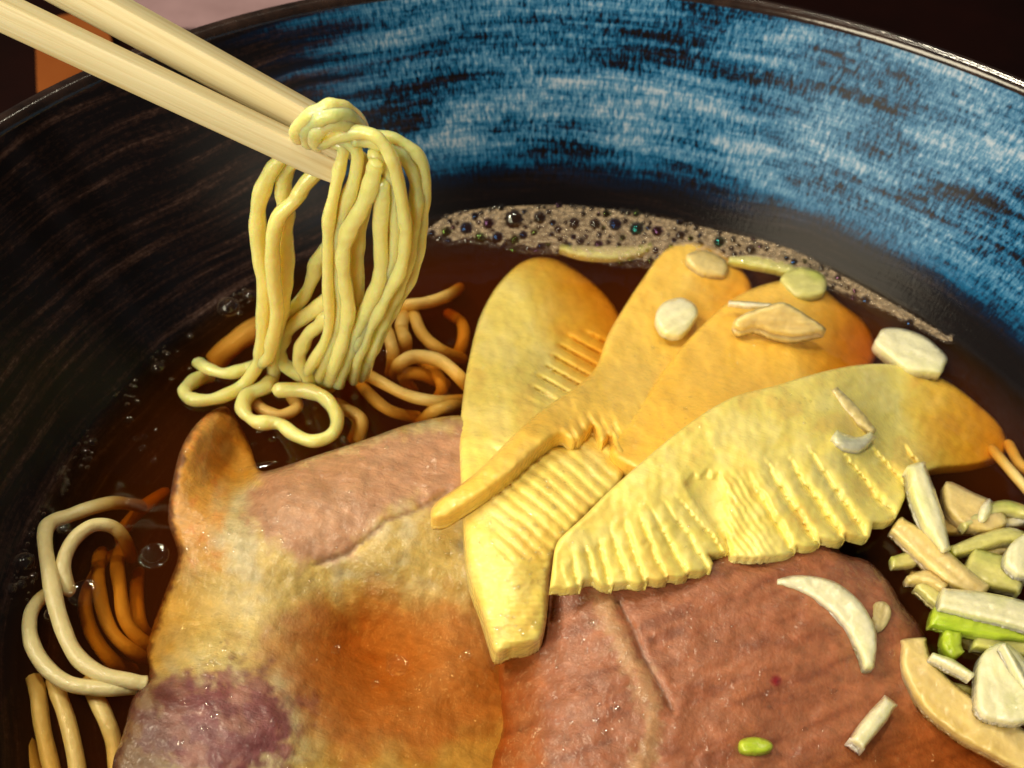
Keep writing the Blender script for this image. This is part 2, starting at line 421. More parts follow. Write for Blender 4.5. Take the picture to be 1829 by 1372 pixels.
# ------------------------------------------------------------------ bowl
RB, RR, RH = 8.33, 10.5, 3.74
def lathe(name, prof, mat, parent=None, seg=160, flip=False):
    V = []; F = []; n = len(prof)
    for k in range(seg):
        a = 2*math.pi*k/seg
        for r, z in prof: V.append((r*math.sin(a), r*math.cos(a), z))
    for k in range(seg):
        for i in range(n-1):
            a = k*n+i; b = ((k+1) % seg)*n+i
            F.append((a+1, b+1, b, a) if flip else (a, b, b+1, a+1))
    return mesh_obj(name, V, F, mat, parent)
inner = catmull([(0.01, -4.0), (3.0, -3.85), (5.6, -2.9), (7.4, -1.35), (RB, 0.0), (9.15, 1.55), (9.75, 2.75), (10.135, 3.62)], 5)
outer = catmull([(10.46, 3.62), (10.2, 2.7), (9.6, 1.3), (8.6, -0.6), (6.8, -3.0), (4.4, -4.3), (4.2, -5.15), (3.8, -5.18), (3.7, -4.6), (0.01, -4.5)], 5)
bowl = lathe('ramen_bowl', [tuple(p) for p in inner], M_glaze)
tag(bowl, 'dark stoneware ramen bowl with blue brushed glaze inside', 'bowl')
lathe('outer_wall', [tuple(p) for p in outer], M_rim, bowl)
lip = [(10.30+0.165*math.cos(a), 3.62+0.17*math.sin(a)) for a in np.linspace(math.pi, 0, 11)]
lathe('rim', lip, M_rim, bowl)

# ------------------------------------------------------------------ broth
prof = [(0.01, -4.2), (3.0, -4.05), (5.7, -3.1), (7.55, -1.45), (RB+0.16, -0.05), (RB+0.17, 0.045), (RB+0.02, 0.035), (RB-0.05, 0.018), (RB-0.12, 0.007), (RB-0.22, 0.002), (RB-0.4, 0.0)]
prof += [(r, 0.0) for r in np.linspace(RB-0.9, 0.01, 14)]
broth = lathe('broth', prof, M_broth, None, 160, True)
tag(broth, 'clear reddish brown soy broth filling the bowl', 'broth')

# ------------------------------------------------------------------ pork slices
FAT = np.array([0.52, 0.37, 0.11]); FATW = np.array([0.54, 0.44, 0.23]); MEAT = np.array([0.44, 0.185, 0.085]); DARK = np.array([0.19, 0.055, 0.060]); CHAR = np.array([0.10, 0.022, 0.012])
def mixv(c, f, b): return c*(1-f[:, None])+np.asarray(b)[None]*f[:, None]
porkL = [(402, 726), (360, 748), (326, 795), (308, 860), (300, 930), (318, 990), (298, 1050), (276, 1110), (262, 1160), (266, 1205), (236, 1250), (220, 1310), (200, 1372), (212, 1460), (275, 1560), (420, 1630), (620, 1650), (800, 1610),
         (900, 1500), (960, 1300), (990, 1180), (1000, 1000), (960, 860), (900, 765), (830, 742), (740, 755), (650, 786), (560, 815), (490, 838), (462, 838), (448, 800), (428, 758)]
zL = [(402, 735, -.22), (378, 765, .0), (428, 800, -.42), (440, 845, -.30), (420, 880, -.10), (470, 850, .12), (350, 790, .24), (325, 880, .22), (330, 980, -.02), (300, 1080, -.24), (285, 1160, -.28), (260, 1240, .12), (230, 1340, .15), (400, 960, .25), (520, 860, .38), (650, 820, .42),
      (800, 800, .40), (600, 940, .40), (760, 930, .36), (480, 990, .26), (400, 1080, -.05), (350, 1150, -.06), (560, 1040, .03), (700, 1000, .22), (820, 1010, .06), (560, 1130, -.22), (640, 1145, -.58), (740, 1130, -.42),
      (640, 1240, -.42), (800, 1200, -.30), (500, 1150, -.08), (400, 1250, .22), (480, 1270, .14), (330, 1330, .26), (520, 1380, -.02), (700, 1400, -.26), (850, 1110, -.22), (900, 1200, -.42), (980, 1000, .3), (900, 900, .35), (900, 1420, -.45), (420, 1610, .02), (700, 1620, -.2)]
crackL = [(560, 1010), (620, 990), (660, 960), (690, 930), (740, 915), (800, 880)]
def colL(v, d):
    n1 = nz(v, .012, 1); n2 = nz(v, .045, 2); x, y = v.T
    c = np.tile(FAT, (len(v), 1)); c = mixv(c, sstep(-.2, .4, n1), FATW); c = mixv(c, sstep(150, 40, np.hypot(x-390, (y-1130)*1.4)+40*n1)*.7, (0.66, 0.50, 0.17))
    # lean in the upper lobe
    m = sstep(26, -10, dist_poly(np.array([(470, 850), (640, 795), (830, 765), (960, 860), (830, 875), (690, 905), (620, 985), (540, 1000), (440, 920)], float), v)*np.where(inside(np.array([(470, 850), (640, 795), (830, 765), (960, 860), (830, 875), (690, 905), (620, 985), (540, 1000), (440, 920)], float), v), -1, 1)+18*n2)
    stri = sstep(-.3, .5, nz(np.c_[(x*.94-y*.33)*.2, x*.33+y*.94], .05, 9))
    c = mixv(c, m*0.95, (0.42, 0.205, 0.115)); c = mixv(c, m*stri*0.25, (0.52, 0.32, 0.19))
    # sunken lean centre
    e = np.hypot((x-720)/300, (y-1210)/170)+0.25*n1
    c = mixv(c, sstep(1.05, .6, e)*.85, MEAT*0.95)
    e = np.hypot((x-400)/140, (y-1300)/105)+0.35*n1+.2*n2
    k = sstep(1.2, .8, e); c = mixv(c, k, DARK*1.1); c = mixv(c, k*sstep(.0, .5, nz(v, .02, 8)), np.array([.34, .15, .12]))
    c = mixv(c, sstep(360, 270, x+40*n1)*sstep(1180, 1240, y)*.8, CHAR*1.1)
    c = mixv(c, sstep(5, 2, dist_line(crackL, v)+2*n2)*.75, (0.30, 0.16, 0.08))
    lob = sstep(430, 370, x+30*n1)*sstep(1060, 960, y); c = mixv(c, lob*.85, (0.66, 0.30, 0.04)); c = mixv(c, lob*sstep(.1, .5, n2)*.6, (0.55, 0.17, 0.03))
    c = mixv(c, sstep(13, 5, d+8*n2)*sstep(430, 300, x)*.9, CHAR)
    return np.clip(c*(1+.12*n2)[:, None], 0, 1)
def exL(v, d):
    return 0.035*nz(v, .012, 3)+0.008*nz(v, .07, 4)-0.05*np.exp(-(dist_line(crackL, v)/5)**2)
pork1 = slab('pork_slice', porkL, zL, 0.55, M_pork, spacing=6, edge=20, edge_h=.16, extra=exL, color=colL)
tag(pork1, 'fatty rolled pork slice with a broth-filled hollow in its middle', 'pork')
porkR = [(950, 1030), (1100, 985), (1215, 870), (1330, 815), (1430, 850), (1490, 976), (1550, 1002), (1588, 1040), (1612, 1080), (1645, 1120), (1672, 1180), (1712, 1245), (1770, 1305), (1840, 1360), (1890, 1450), (1860, 1560), (1700, 1640), (1400, 1670), (1100, 1640), (930, 1540),
         (870, 1400), (895, 1300), (885, 1210), (890, 1150), (910, 1090)]
zR = [(950, 1030, .22), (1100, 1010, .52), (1280, 990, .55), (1300, 890, .35), (1400, 985, .48), (1500, 1000, .38), (1560, 1040, .22), (1620, 1130, .08), (1700, 1250, -.15), (1780, 1330, -.3), (900, 1160, -.28), (900, 1300, -.34), (880, 1400, -.36), (960, 1300, -.08), (960, 1190, -.06),
      (1020, 1250, .16), (1200, 1150, .42), (1400, 1130, .42), (1300, 1300, .22), (1100, 1380, .12), (1500, 1250, .10), (1600, 1330, -.16), (1400, 1400, .0), (1550, 1130, .26), (1780, 1420, -.4), (1400, 1640, -.1), (1700, 1610, -.4), (1000, 1580, -.1)]
vein = [(1075, 1070), (1100, 1130), (1140, 1200), (1165, 1260), (1160, 1320), (1135, 1400)]
split = [(1105, 1075), (1128, 1120), (1150, 1175), (1178, 1225), (1200, 1270)]
def colR(v, d):
    n1 = nz(v, .010, 11); n2 = nz(v, .05, 12); x, y = v.T
    c = np.tile(np.array([.31, .102, .046]), (len(v), 1))
    stri = nz(np.c_[x*.35+y*.9, (x*.9-y*.35)*.14], .05, 13)
    c = mixv(c, sstep(-.3, .5, stri)*.4, (0.37, 0.145, 0.072)); c = mixv(c, sstep(.1, .6, -stri)*.5, (0.17, 0.045, 0.02))
    dv = dist_line(vein, v)
    c = mixv(c, sstep(30, 4, dv+22*n2)*.55, (0.52, 0.32, 0.15))
    c = mixv(c, sstep(6, 2, dist_line(split, v))*.9, (0.16, 0.05, 0.02))
    c = mixv(c, sstep(32, 8, d+14*n1)*sstep(1400, 1500, x)*.9, CHAR*1.2)
    c = mixv(c, sstep(.35, .7, n1)*.3, (0.5, 0.18, 0.08))
    e = np.hypot(x-1386, y-1216); c = mixv(c, sstep(13, 5, e), (0.22, 0.01, 0.015))
    return np.clip(c*(1+.15*n2)[:, None], 0, 1)
def exR(v, d):
    dv = dist_line(vein, v)
    return 0.035*nz(v, .011, 14)+0.008*nz(v, .06, 15)+.03*np.exp(-((dv+6*nz(v, .03, 16))/14)**2)-.05*np.exp(-(dist_line(split, v)/6)**2)
pork2 = slab('pork_slice', porkR, zR, 0.5, M_pork, spacing=6, edge=22, edge_h=.16, extra=exR, color=colR)
tag(pork2, 'brown lean pork slice with a pale fat vein beside the green onions', 'pork')

# ------------------------------------------------------------------ bamboo shoots
BY = np.array([0.84, 0.67, 0.16]); BP = np.array([0.86, 0.71, 0.25]); BO = np.array([0.74, 0.44, 0.09])
def ridges(v, a, b, n, seedw=0.0):
    """n grooves crossing the line a-b; returns 0..1 groove depth"""
    a = np.array(a, float); b = np.array(b, float); ab = b-a
    s = ((v-a)@ab)/(ab@ab)*n+seedw
    g = np.abs((s % 1)-.5)*2
    return sstep(.62, 1.0, g), s
bam1 = [(935, 467), (968, 459), (1010, 470), (1060, 505), (1105, 560), (1125, 640), (1110, 720), (1128, 790), (1108, 862), (1045, 925), (1000, 975), (984, 1015), (980, 1070), (972, 1130), (955, 1148), (915, 1158), (886, 1166),
        (872, 1130), (858, 1085), (840, 1035), (829, 960), (824, 870), (821, 780), (828, 700), (838, 640), (855, 572), (880, 522), (908, 488)]
z1 = [(965, 465, -.20), (1040, 520, -.42), (1100, 590, -.5), (1060, 600, -.30), (900, 510, .02), (860, 580, .10), (960, 560, -.05), (1000, 620, -.12), (1060, 680, -.12), (840, 680, .28), (920, 680, .30), (1000, 720, .22), (830, 800, .52),
      (900, 800, .62), (1000, 800, .62), (1100, 800, .5), (830, 920, .72), (900, 900, .90), (1000, 900, .92), (1080, 880, .75), (850, 1040, .60), (920, 1020, .86), (975, 1020, .66), (880, 1140, .40), (930, 1110, .58), (960, 1130, .45)]
def ex1(v, d):
    x, y = v.T
    g, s = ridges(v, (975, 705), (1040, 590), 6)
    m1 = sstep(-12, 8, (x-955)*.75-(680-y)*.45-6)*sstep(730, 690, y)*sstep(585, 615, y)
    rho = np.hypot(x-640, y-1290); g2 = sstep(.35, 1.0, np.abs(((rho+2*nz(v, .02, 20)) / 21.0 % 1)-.5)*2)
    m2 = sstep(0, 22, x-868-.03*(y-850))*sstep(775, 800, y)*sstep(1020, 980, y)
    fine = np.sin(y*.62+.05*x+2*nz(v, .03, 22)); m3 = sstep(980, 1010, y)
    return -.16*g*m1-.040*g2*m2+.008*fine*m3+.02*nz(v, .03, 21)
def colb(seed, soak=0.0):
    def f(v, d):
        n1 = nz(v, .012, seed); n2 = nz(v, .06, seed+1)
        c = np.tile(BY, (len(v), 1)); c = mixv(c, sstep(-.1, .5, n1)*.6, BP); c = mixv(c, sstep(.1, .6, -n1)*.4, BO); c = mixv(c, np.full(len(v), soak), (0.86, 0.48, 0.05))
        
        return np.clip(c*(1+.05*n2)[:, None], 0, 1)
    return f
b1 = slab('bamboo_shoot', bam1, z1, 0.34, M_bamboo, spacing=4.5, edge=14, edge_h=.10, extra=ex1, color=colb(30))
tag(b1, 'long upright bamboo shoot slice whose blunt glossy tip rests on the pork', 'bamboo shoot', 'bamboo shoot slices')

bam2 = [(1185, 448), (1225, 433), (1270, 440), (1318, 470), (1345, 520), (1330, 570), (1270, 600), (1210, 660), (1170, 720), (1150, 770), (1118, 820), (1098, 808), (1092, 780), (1072, 792), (1060, 762), (1030, 790), (1000, 778), (965, 800),
        (930, 832), (895, 862), (862, 885), (830, 905), (795, 926), (770, 924), (778, 898), (820, 868), (860, 835), (900, 795), (940, 755), (985, 720), (1030, 690), (1065, 655), (1085, 600), (1120, 540), (1150, 495)]
z2 = [(1225, 440, .05), (1310, 480, -.14), (1330, 540, -.20), (1160, 500, .08), (1240, 520, -.05), (1120, 570, .14), (1200, 620, .02), (1080, 660, .40), (1150, 700, .48), (1040, 720, .74), (1100, 770, .74), (980, 770, .98), (900, 830, 1.18), (850, 880, 1.16), (780, 912, 1.0)]
def ex2(v, d):
    x, y = v.T
    g, s = ridges(v, (1010, 790), (1130, 740), 7)
    return .03*nz(v, .02, 40)-.07*g*sstep(40, 5, d)*sstep(990, 1030, x)*sstep(700, 740, y)
b2 = slab('bamboo_shoot', bam2, z2, 0.26, M_bamboo, spacing=4.5, edge=16, edge_h=.12, extra=ex2, color=colb(41, .6))
tag(b2, 'narrow bamboo shoot slice lying across the upright one, torn lower edge', 'bamboo shoot', 'bamboo shoot slices')

bam3 = [(1300, 540), (1345, 515), (1400, 500), (1450, 500), (1500, 540), (1545, 575), (1562, 610), (1560, 650), (1520, 690), (1450, 740), (1350, 790), (1250, 840), (1180, 850), (1120, 830), (1090, 806), (1108, 770), (1150, 715), (1190, 655), (1240, 595)]
z3 = [(1440, 505, -.02), (1320, 535, .12), (1380, 560, .08), (1500, 560, -.22), (1552, 620, -.60), (1530, 670, -.45), (1490, 620, -.28), (1430, 610, -.04), (1450, 670, -.08), (1250, 600, .26), (1330, 650, .18), (1380, 690, .16), (1180, 690, .52), (1120, 790, .76), (1200, 780, .78), (1300, 760, .66)]
b3 = slab('bamboo_shoot', bam3, z3, 0.28, M_bamboo, spacing=5, edge=15, edge_h=.10, extra=lambda v, d: .03*nz(v, .018, 50), color=colb(51, .8))
tag(b3, 'broad bamboo shoot slice with an angular onion chip on top', 'bamboo shoot', 'bamboo shoot slices')

up4 = [(990, 985), (1000, 962), (1040, 925), (1090, 875), (1150, 822), (1210, 772), (1270, 730), (1320, 705), (1380, 690), (1440, 672), (1500, 657), (1560, 650), (1620, 655), (1690, 680), (1745, 720), (1790, 765), (1795, 810), (1740, 830), (1680, 836), (1640, 848)]
jag4 = [(1624, 872), (1610, 905), (1600, 926), (1584, 934), (1560, 934), (1554, 958), (1546, 963), (1526, 958), (1511, 954), (1510, 964), (1504, 969), (1484, 966), (1466, 962), (1466, 972), (1460, 978), (1440, 978), (1424, 976), (1423, 984), (1416, 990), (1390, 994), (1345, 998), (1304, 995),
        (1296, 960), (1290, 920), (1290, 890), (1294, 868), (1284, 846), (1270, 858), (1264, 842), (1248, 858), (1240, 848), (1226, 864), (1236, 884), (1262, 920), (1290, 958), (1310, 984), (1290, 990), (1266, 991),
        (1274, 1006), (1271, 1018), (1252, 1022), (1231, 1023), (1229, 1030), (1212, 1033), (1194, 1030), (1192, 1037), (1176, 1040), (1158, 1036), (1156, 1043), (1140, 1046), (1122, 1042), (1098, 1044), (1094, 1050), (1074, 1047), (1058, 1036), (1044, 1038), (1038, 1050), (1010, 1053), (982, 1051), (986, 1020)]
bam4 = [tuple(p) for p in catmull([np.array(p, float) for p in up4], 4)]+jag4
z4 = [(995, 985, 1.14), (1010, 1005, 1.06), (1090, 890, 1.30), (1110, 915, 1.24), (1200, 790, 1.32), (1210, 850, 1.28), (1300, 720, 1.20), (1320, 820, 1.18), (1400, 700, .98), (1420, 800, 1.02), (1500, 670, .62), (1500, 800, .82), (1580, 660, .16), (1600, 740, .02), (1590, 825, .26),
      (1690, 690, -.22), (1690, 780, -.22), (1780, 780, -.50), (1690, 830, -.2), (1740, 825, -.4),
      (982, 1050, .92), (1060, 1040, .88), (1150, 1040, .86), (1270, 1015, .76), (1300, 985, .74), (1360, 994, .74), (1420, 984, .70), (1505, 965, .60), (1550, 958, .48), (1600, 920, .30), (1624, 872, .20), (1300, 900, 1.0), (1350, 900, 1.0), (1450, 890, .84), (1550, 880, .50), (1100, 960, 1.08), (1200, 930, 1.10)]
combA = [((996, 990), (1010, 1052)), ((1018, 975), (1038, 1050)), ((1040, 955), (1062, 1042)), ((1062, 936), (1094, 1052)), ((1084, 918), (1126, 1046)), ((1106, 902), (1156, 1046)), ((1128, 890), (1193, 1040)), ((1150, 882), (1230, 1032)), ((1172, 872), (1272, 1022)), ((1194, 868), (1300, 990))]
combC = [((1290, 850), (1300, 992)), ((1322, 828), (1424, 990)), ((1360, 812), (1466, 978)), ((1402, 804), (1511, 968)), ((1446, 800), (1553, 962)), ((1500, 798), (1600, 926)), ((1560, 800), (1626, 876)), ((1620, 800), (1660, 850))]
def comb(v, lines, depth, w, tilt, fade0, fade1, bulge):
    D = []; T = []
    for a, b in lines:
        a = np.array(a, float); b = np.array(b, float); ab = b-a; L = np.linalg.norm(ab); ab /= L
        q = v-a; T.append((q@ab)/L); D.append(-(q[:, 0]*ab[1]-q[:, 1]*ab[0])*-1)
    out = np.zeros(len(v))
    for k in range(len(lines)-1):
        d0 = D[k]; d1 = -D[k+1]; t = (T[k]+T[k+1])/2
        on = (d0 >= 0) & (d1 > 0) & (t > -.1) & (t < 1.15)
        s = d0/np.maximum(d0+d1, 1e-6); f = sstep(fade0, fade1, t)
        e = tilt*(.5-s)+bulge*(1-(2*s-1)**2)-depth*(np.exp(-(d0/w)**2)+np.exp(-(d1/w)**2))
        out = np.where(on, e*f, out)
    return out
def ex4(v, d):
    wv = v+np.c_[nz(v, .025, 64), nz(v, .025, 65)]*4
    return .03*nz(v, .016, 60)+comb(wv, combA, .030, 5.5, .05, .05, .45, .015)+comb(wv, combC, .065, 8, .08, .0, .40, .03)+.010*np.sin((wv[:, 0]*.8-wv[:, 1]*.55)*.55)*sstep(830, 870, v[:, 1])*sstep(1420, 1330, v[:, 0])*sstep(1270, 1290, v[:, 0])
b4 = slab('bamboo_shoot', bam4, z4, 0.17, M_bamboo, spacing=3.2, edge=9, edge_h=.06, extra=ex4, color=colb(61, -.15), curve=0)
tag(b4, 'largest bamboo shoot slice with a comb of fins along its lower edge', 'bamboo shoot', 'bamboo shoot slices')

# ------------------------------------------------------------------ chopsticks
BASE = P(560, 690, 0.0)
def stick(name, tip, far, w0, w1, roll, label, ext=1.0):
    a = np.asarray(tip); b = np.asarray(far); ax = b-a; Ls = np.linalg.norm(ax); ax /= Ls
    b = a+ax*Ls*ext; Ls *= ext
    view = CAM-(a+b)/2; s = np.cross(ax, view); s /= np.linalg.norm(s); t = np.cross(s, ax)
    s, t = s*math.cos(roll)+t*math.sin(roll), -s*math.sin(roll)+t*math.cos(roll)
    prof = []
    ch = .16
    for sx, sy in ((1, 1), (-1, 1), (-1, -1), (1, -1)):
        for k in range(3):
            base = {(1, 1): 0, (-1, 1): 90, (-1, -1): 180, (1, -1): 270}[(sx, sy)]
            an = math.radians(base+45*k)
            prof.append((sx*(1-ch)+ch*math.cos(an), sy*(1-ch)+ch*math.sin(an)))
    V = []; F = []; m = len(prof); rows = 24
    for i in range(rows+1):
        u = i/rows; w = (w0+(w1-w0)*u)*(0.9 if i == 0 else 1)
        for x, y in prof: V.append((Ls*u, x*w, y*w))
    for i in range(rows):
        for k in range(m):
            q, q2 = i*m+k, i*m+(k+1) % m; F.append((q, q2, q2+m, q+m)[::-1])
    F.append(tuple(range(m))); F.append(tuple(range(rows*m+m-1, rows*m-1, -1)))
    o = mesh_obj(name, V, F, M_wood, smooth=True)
    o.matrix_world = Matrix(((ax[0], s[0], t[0], a[0]*CM), (ax[1], s[1], t[1], a[1]*CM), (ax[2], s[2], t[2], a[2]*CM), (0, 0, 0, 1)))
    mod = o.modifiers.new('edges', 'EDGE_SPLIT'); mod.split_angle = math.radians(50)
    return tag(o, label, 'chopstick', 'pair of chopsticks')
tipz = PV(600, 300, BASE)
DT = np.dot(tipz-CAM, _f)
stick('chopstick', PD(602, 302, DT-.05), PD(15, 26, DT-.5), .175, .215, math.radians(24), 'pale wooden chopstick whose squared tip shows below the noodle knot', 1.9)
stick('chopstick', PD(640, 262, DT+.28), PD(152, -4, DT-.05), .185, .250, math.radians(24), 'pale wooden chopstick whose tip is buried under the noodle knot', 1.9)

# ------------------------------------------------------------------ noodles
NL = 'thin yellow noodle strand in the bundle lifted by chopsticks'
def hang(pts, tow, r=12.5, seed=0, tail=None, label=NL):
    if np.isscalar(tow): tow = [tow]*len(pts)
    tow = np.interp(np.linspace(0, 1, len(pts)), np.linspace(0, 1, len(tow)), tow)
    q = [PV(x, y, BASE, t) for (x, y), t in zip(pts, tow)]
    if tail:
        for x, y, z in tail: q.append(P(x, y, z))
    rad = r*pxsize(q[len(q)//2])
    return tag(tube('noodle', q, rad, M_noodle, seed=seed, wob=.30, n=6, flat=.8), label, 'noodle', 'noodles lifted by the chopsticks')
S = [  # left hank, hanging behind the front chopstick
 ([(540, 262), (505, 282), (478, 318), (463, 362), (460, 410), (464, 455), (473, 505), (471, 560), (468, 615), (462, 648)], [-.25, -.1, 0], [(432, 690, .04), (386, 712, .05), (345, 714, .03), (330, 699, .01), (348, 680, -.08), (380, 668, -.25)]),
 ([(556, 268), (514, 298), (506, 335), (510, 375), (509, 420), (512, 462), (509, 512), (500, 560), (492, 620), (489, 668)], [-.35, -.2, -.15], [(475, 690, .02), (444, 705, -.02), (434, 731, -.03), (456, 753, -.02), (498, 757, -.04), (525, 776, -.02), (560, 788, -.02), (594, 775, .0), (602, 745, .0), (582, 713, .03), (546, 698, .04), (490, 697, .04)]),
 ([(575, 300), (546, 328), (527, 358), (498, 388), (487, 436), (489, 500), (495, 560), (486, 610), (478, 640)], [-.2, .1, .12], [(450, 655, .03), (408, 667, .04), (375, 660, .02), (352, 646, -.1)]),
 ([(590, 440), (566, 468), (560, 492), (542, 531), (510, 566), (484, 596)], [-.5, -.3], [(470, 640, -.1)]),
 ([(598, 520), (575, 545), (541, 568), (514, 590), (500, 618), (502, 645), (528, 664), (566, 676)], [-.3, -.15], [(600, 690, -.15)]),
 ([(592, 560), (572, 580), (551, 598), (537, 626), (535, 648), (548, 672)], [-.15, 0], [(556, 694, -.15)]),
 # right hank
 ([(580, 255), (612, 262), (606, 303), (597, 347), (588, 390), (586, 434), (586, 509), (588, 575), (579, 612), (558, 648)], [.15, .32, .2, .1], [(540, 678, -.1)]),
 ([(600, 246), (637, 270), (632, 325), (616, 369), (603, 423), (603, 487), (607, 553), (597, 600), (580, 645)], [.2, .25, .1, .05], [(566, 682, -.1)]),
 ([(672, 288), (668, 305), (660, 338), (641, 380), (621, 415), (612, 460), (616, 510), (622, 555), (612, 610), (597, 655)], [.35, .3, .2], [(586, 690, -.1)]),
 ([(684, 322), (682, 369), (679, 412), (681, 466), (676, 505), (658, 545), (637, 590), (624, 625), (614, 655)], [.3, .2, .1], [(602, 688, .0)]),
 ([(568, 258), (597, 247), (641, 236), (676, 248), (700, 285), (713, 335), (722, 390), (724, 425), (715, 480), (693, 522), (670, 566), (650, 610), (637, 645)], [.2, .35, .25, .1], [(630, 682, -.1)]),
 ([(640, 244), (690, 246), (726, 262), (751, 286), (757, 318), (757, 360), (752, 405), (748, 445), (736, 487), (714, 531), (692, 570), (672, 612), (656, 645)], [.1, .05, -.1, -.05], [(644, 676, -.1)]),
 ([(630, 250), (672, 255), (715, 275), (738, 310), (744, 355), (739, 405), (733, 452), (718, 500), (698, 545), (678, 592), (662, 632)], [.2, .12, .02, .02], [(650, 670, -.1)]),
 ([(662, 272), (690, 300), (703, 345), (706, 400), (702, 450), (690, 490), (672, 530), (652, 575), (634, 620)], [.22, .18, .1], [(618, 672, -.1)]),
 ([(640, 275), (652, 320), (650, 370), (640, 420), (636, 470), (640, 520), (632, 570), (618, 615), (604, 650)], [.1, 0, -.05], [(590, 684, -.1)]),
 # turns over the sticks
 ([(540, 262), (527, 240), (547, 213), (575, 197), (600, 190), (624, 198), (641, 216), (650, 240)], [-.1, .3, .3, .1, -.2], None),
 ([(552, 262), (545, 238), (566, 216), (592, 207), (618, 207), (638, 222), (652, 248)], [.0, .34, .36, .2, -.1], None),
 ([(566, 262), (563, 240), (586, 224), (612, 220), (636, 232), (656, 256)], [.1, .38, .36, .2, 0], None),
]
NLAB = (['lifted noodle strand hanging under the bare chopstick shafts, left free of main hank']*3+['slanting lifted noodle strand linking the two hanging hanks']*3
        +['lifted noodle strand in the thick hank under the chopstick tips']*3+['lifted noodle strand with a blunt cut end just touching the broth']
        +['lifted noodle strand in the thick hank under the chopstick tips']*5+['noodle strand wound over the chopsticks as a knot']*3)
for i, (p, tw, tl) in enumerate(S): hang(p, tw, 15.0 if i < 3 else 14.5, i, tl, NLAB[i])

def lay(pts, r, label, seed, mat=None):
    q = [P(x, y, z) for x, y, z in pts]
    return tag(tube('noodle', q, r*pxsize(q[len(q)//2]), mat or M_noodle_wet, seed=seed, n=7, wob=.12), label, 'noodle', 'noodles in the bowl')
SUB = 'noodle strand sunk in the broth between lifted bundle and upright bamboo'
for i, p in enumerate([
 [(690, 560, -.25), (727, 546, -.12), (766, 540, -.10), (800, 528, -.2), (822, 514, -.5)],
 [(735, 548, -.15), (719, 572, -.12), (718, 590, -.14), (724, 612, -.2), (722, 650, -.4)],
 [(680, 575, -.3), (692, 595, -.15), (702, 632, -.18), (698, 668, -.4)],
 [(735, 552, -.2), (742, 570, -.16), (755, 598, -.2), (786, 625, -.25), (830, 642, -.35)],
 [(706, 672, -.3), (714, 650, -.12), (743, 637, -.07), (786, 645, -.07), (822, 675, -.14), (850, 710, -.3)],
 [(630, 655, -.25), (677, 681, -.12), (727, 706, -.06), (776, 716, -.06), (832, 714, -.12)],
 [(640, 680, -.3), (665, 710, -.25), (700, 735, -.25), (750, 746, -.3)],
 [(748, 760, -.3), (770, 738, -.2), (800, 727, -.2), (840, 722, -.3)],
 [(800, 560, -.9), (826, 580, -.6), (824, 620, -.6), (800, 660, -.7)],
 [(700, 620, -.7), (760, 650, -.6), (790, 690, -.5), (770, 730, -.5)],
 [(600, 720, -.3), (625, 735, -.22), (640, 755, -.3), (630, 785, -.5)],
 [(740, 700, -.5), (720, 672, -.45), (752, 668, -.4), (800, 690, -.45)]]): lay([(x, y, z-.19-(.45 if j in (0, len(p)-1) else 0)) for j, (x, y, z) in enumerate(p)], 12.5, SUB, 60+i)
for i, p in enumerate([
 [(452, 714, -.3), (470, 732, -.24), (500, 742, -.24), (530, 728, -.24), (520, 706, -.3)],
 [(600, 732, -.25), (625, 735, -.25), (646, 752, -.3), (640, 790, -.5)]]): lay(p, 12.5, 'noodle loop just under the surface above the pork slice', 80+i)
lay([(380, 650, -.7), (405, 625, -.55), (440, 598, -.5), (480, 575, -.6)], 22, 'dim noodle strand sunk under the foam at the bowl wall', 83)
lay([(262, 1222, -.08), (233, 1217, .0), (180, 1204, .06), (134, 1168, .08), (105, 1100, .08), (89, 1025, .08), (80, 962, .06), (90, 934, .0), (125, 921, -.08), (167, 906, -.12), (210, 898, -.35), (255, 905, -1.1)], 13.8, 'pale noodle strand arching along the pork slice, longest of its group', 84)
lay([(250, 1228, -.15), (196, 1230, .0), (126, 1222, .04), (80, 1189, .05), (55, 1142, .03), (56, 1094, -.04), (80, 1064, -.2), (110, 1050, -.5)], 13.8, 'pale noodle loop pressed against the bowl wall', 85)
lay([(125, 1062, -.12), (113, 1012, .0), (129, 968, .02), (163, 940, .0), (198, 940, -.12), (222, 962, -.4), (236, 1000, -1.2)], 12.5, 'short pale noodle hook inside the longest arching strand', 86)
for i, p in enumerate([
 [(60, 1210, -.3), (68, 1240, -.22), (76, 1300, -.24), (94, 1380, -.3), (110, 1440, -.3)],
 [(96, 1215, -.3), (104, 1240, -.14), (122, 1294, -.12), (138, 1372, -.14), (140, 1440, -.2)],
 [(160, 1215, -.4), (168, 1240, -.14), (188, 1282, -.10), (204, 1330, -.2), (210, 1400, -.3)]]): lay([(x, y, z-.1) for x, y, z in p], 15, 'amber noodle strand running down below the noodle loops', 90+i)
for i, p in enumerate([
 [(200, 930, -1.8), (178, 990, -1.0), (178, 1060, -.75), (198, 1125, -.72), (240, 1165, -.9), (280, 1180, -1.6)],
 [(250, 930, -1.8), (212, 990, -1.0), (214, 1050, -.75), (226, 1112, -.75), (262, 1150, -1.0), (300, 1160, -1.7)],
 [(270, 950, -1.8), (200, 985, -1.2), (155, 1050, -1.0), (160, 1120, -.95), (200, 1180, -1.0), (240, 1200, -1.6)],
 [(330, 840, -2.0), (290, 880, -1.4), (240, 920, -1.2), (205, 970, -1.2), (190, 1030, -1.8)],
 [(30, 1200, -1.4), (40, 1260, -.7), (48, 1320, -.6), (70, 1400, -.6), (90, 1460, -.8)],
 [(250, 1000, -1.9), (244, 1060, -1.1), (252, 1120, -1.0), (280, 1150, -1.8)]]): lay(p, 13, 'dim orange noodle strand deep in the broth beside the pork', 95+i)
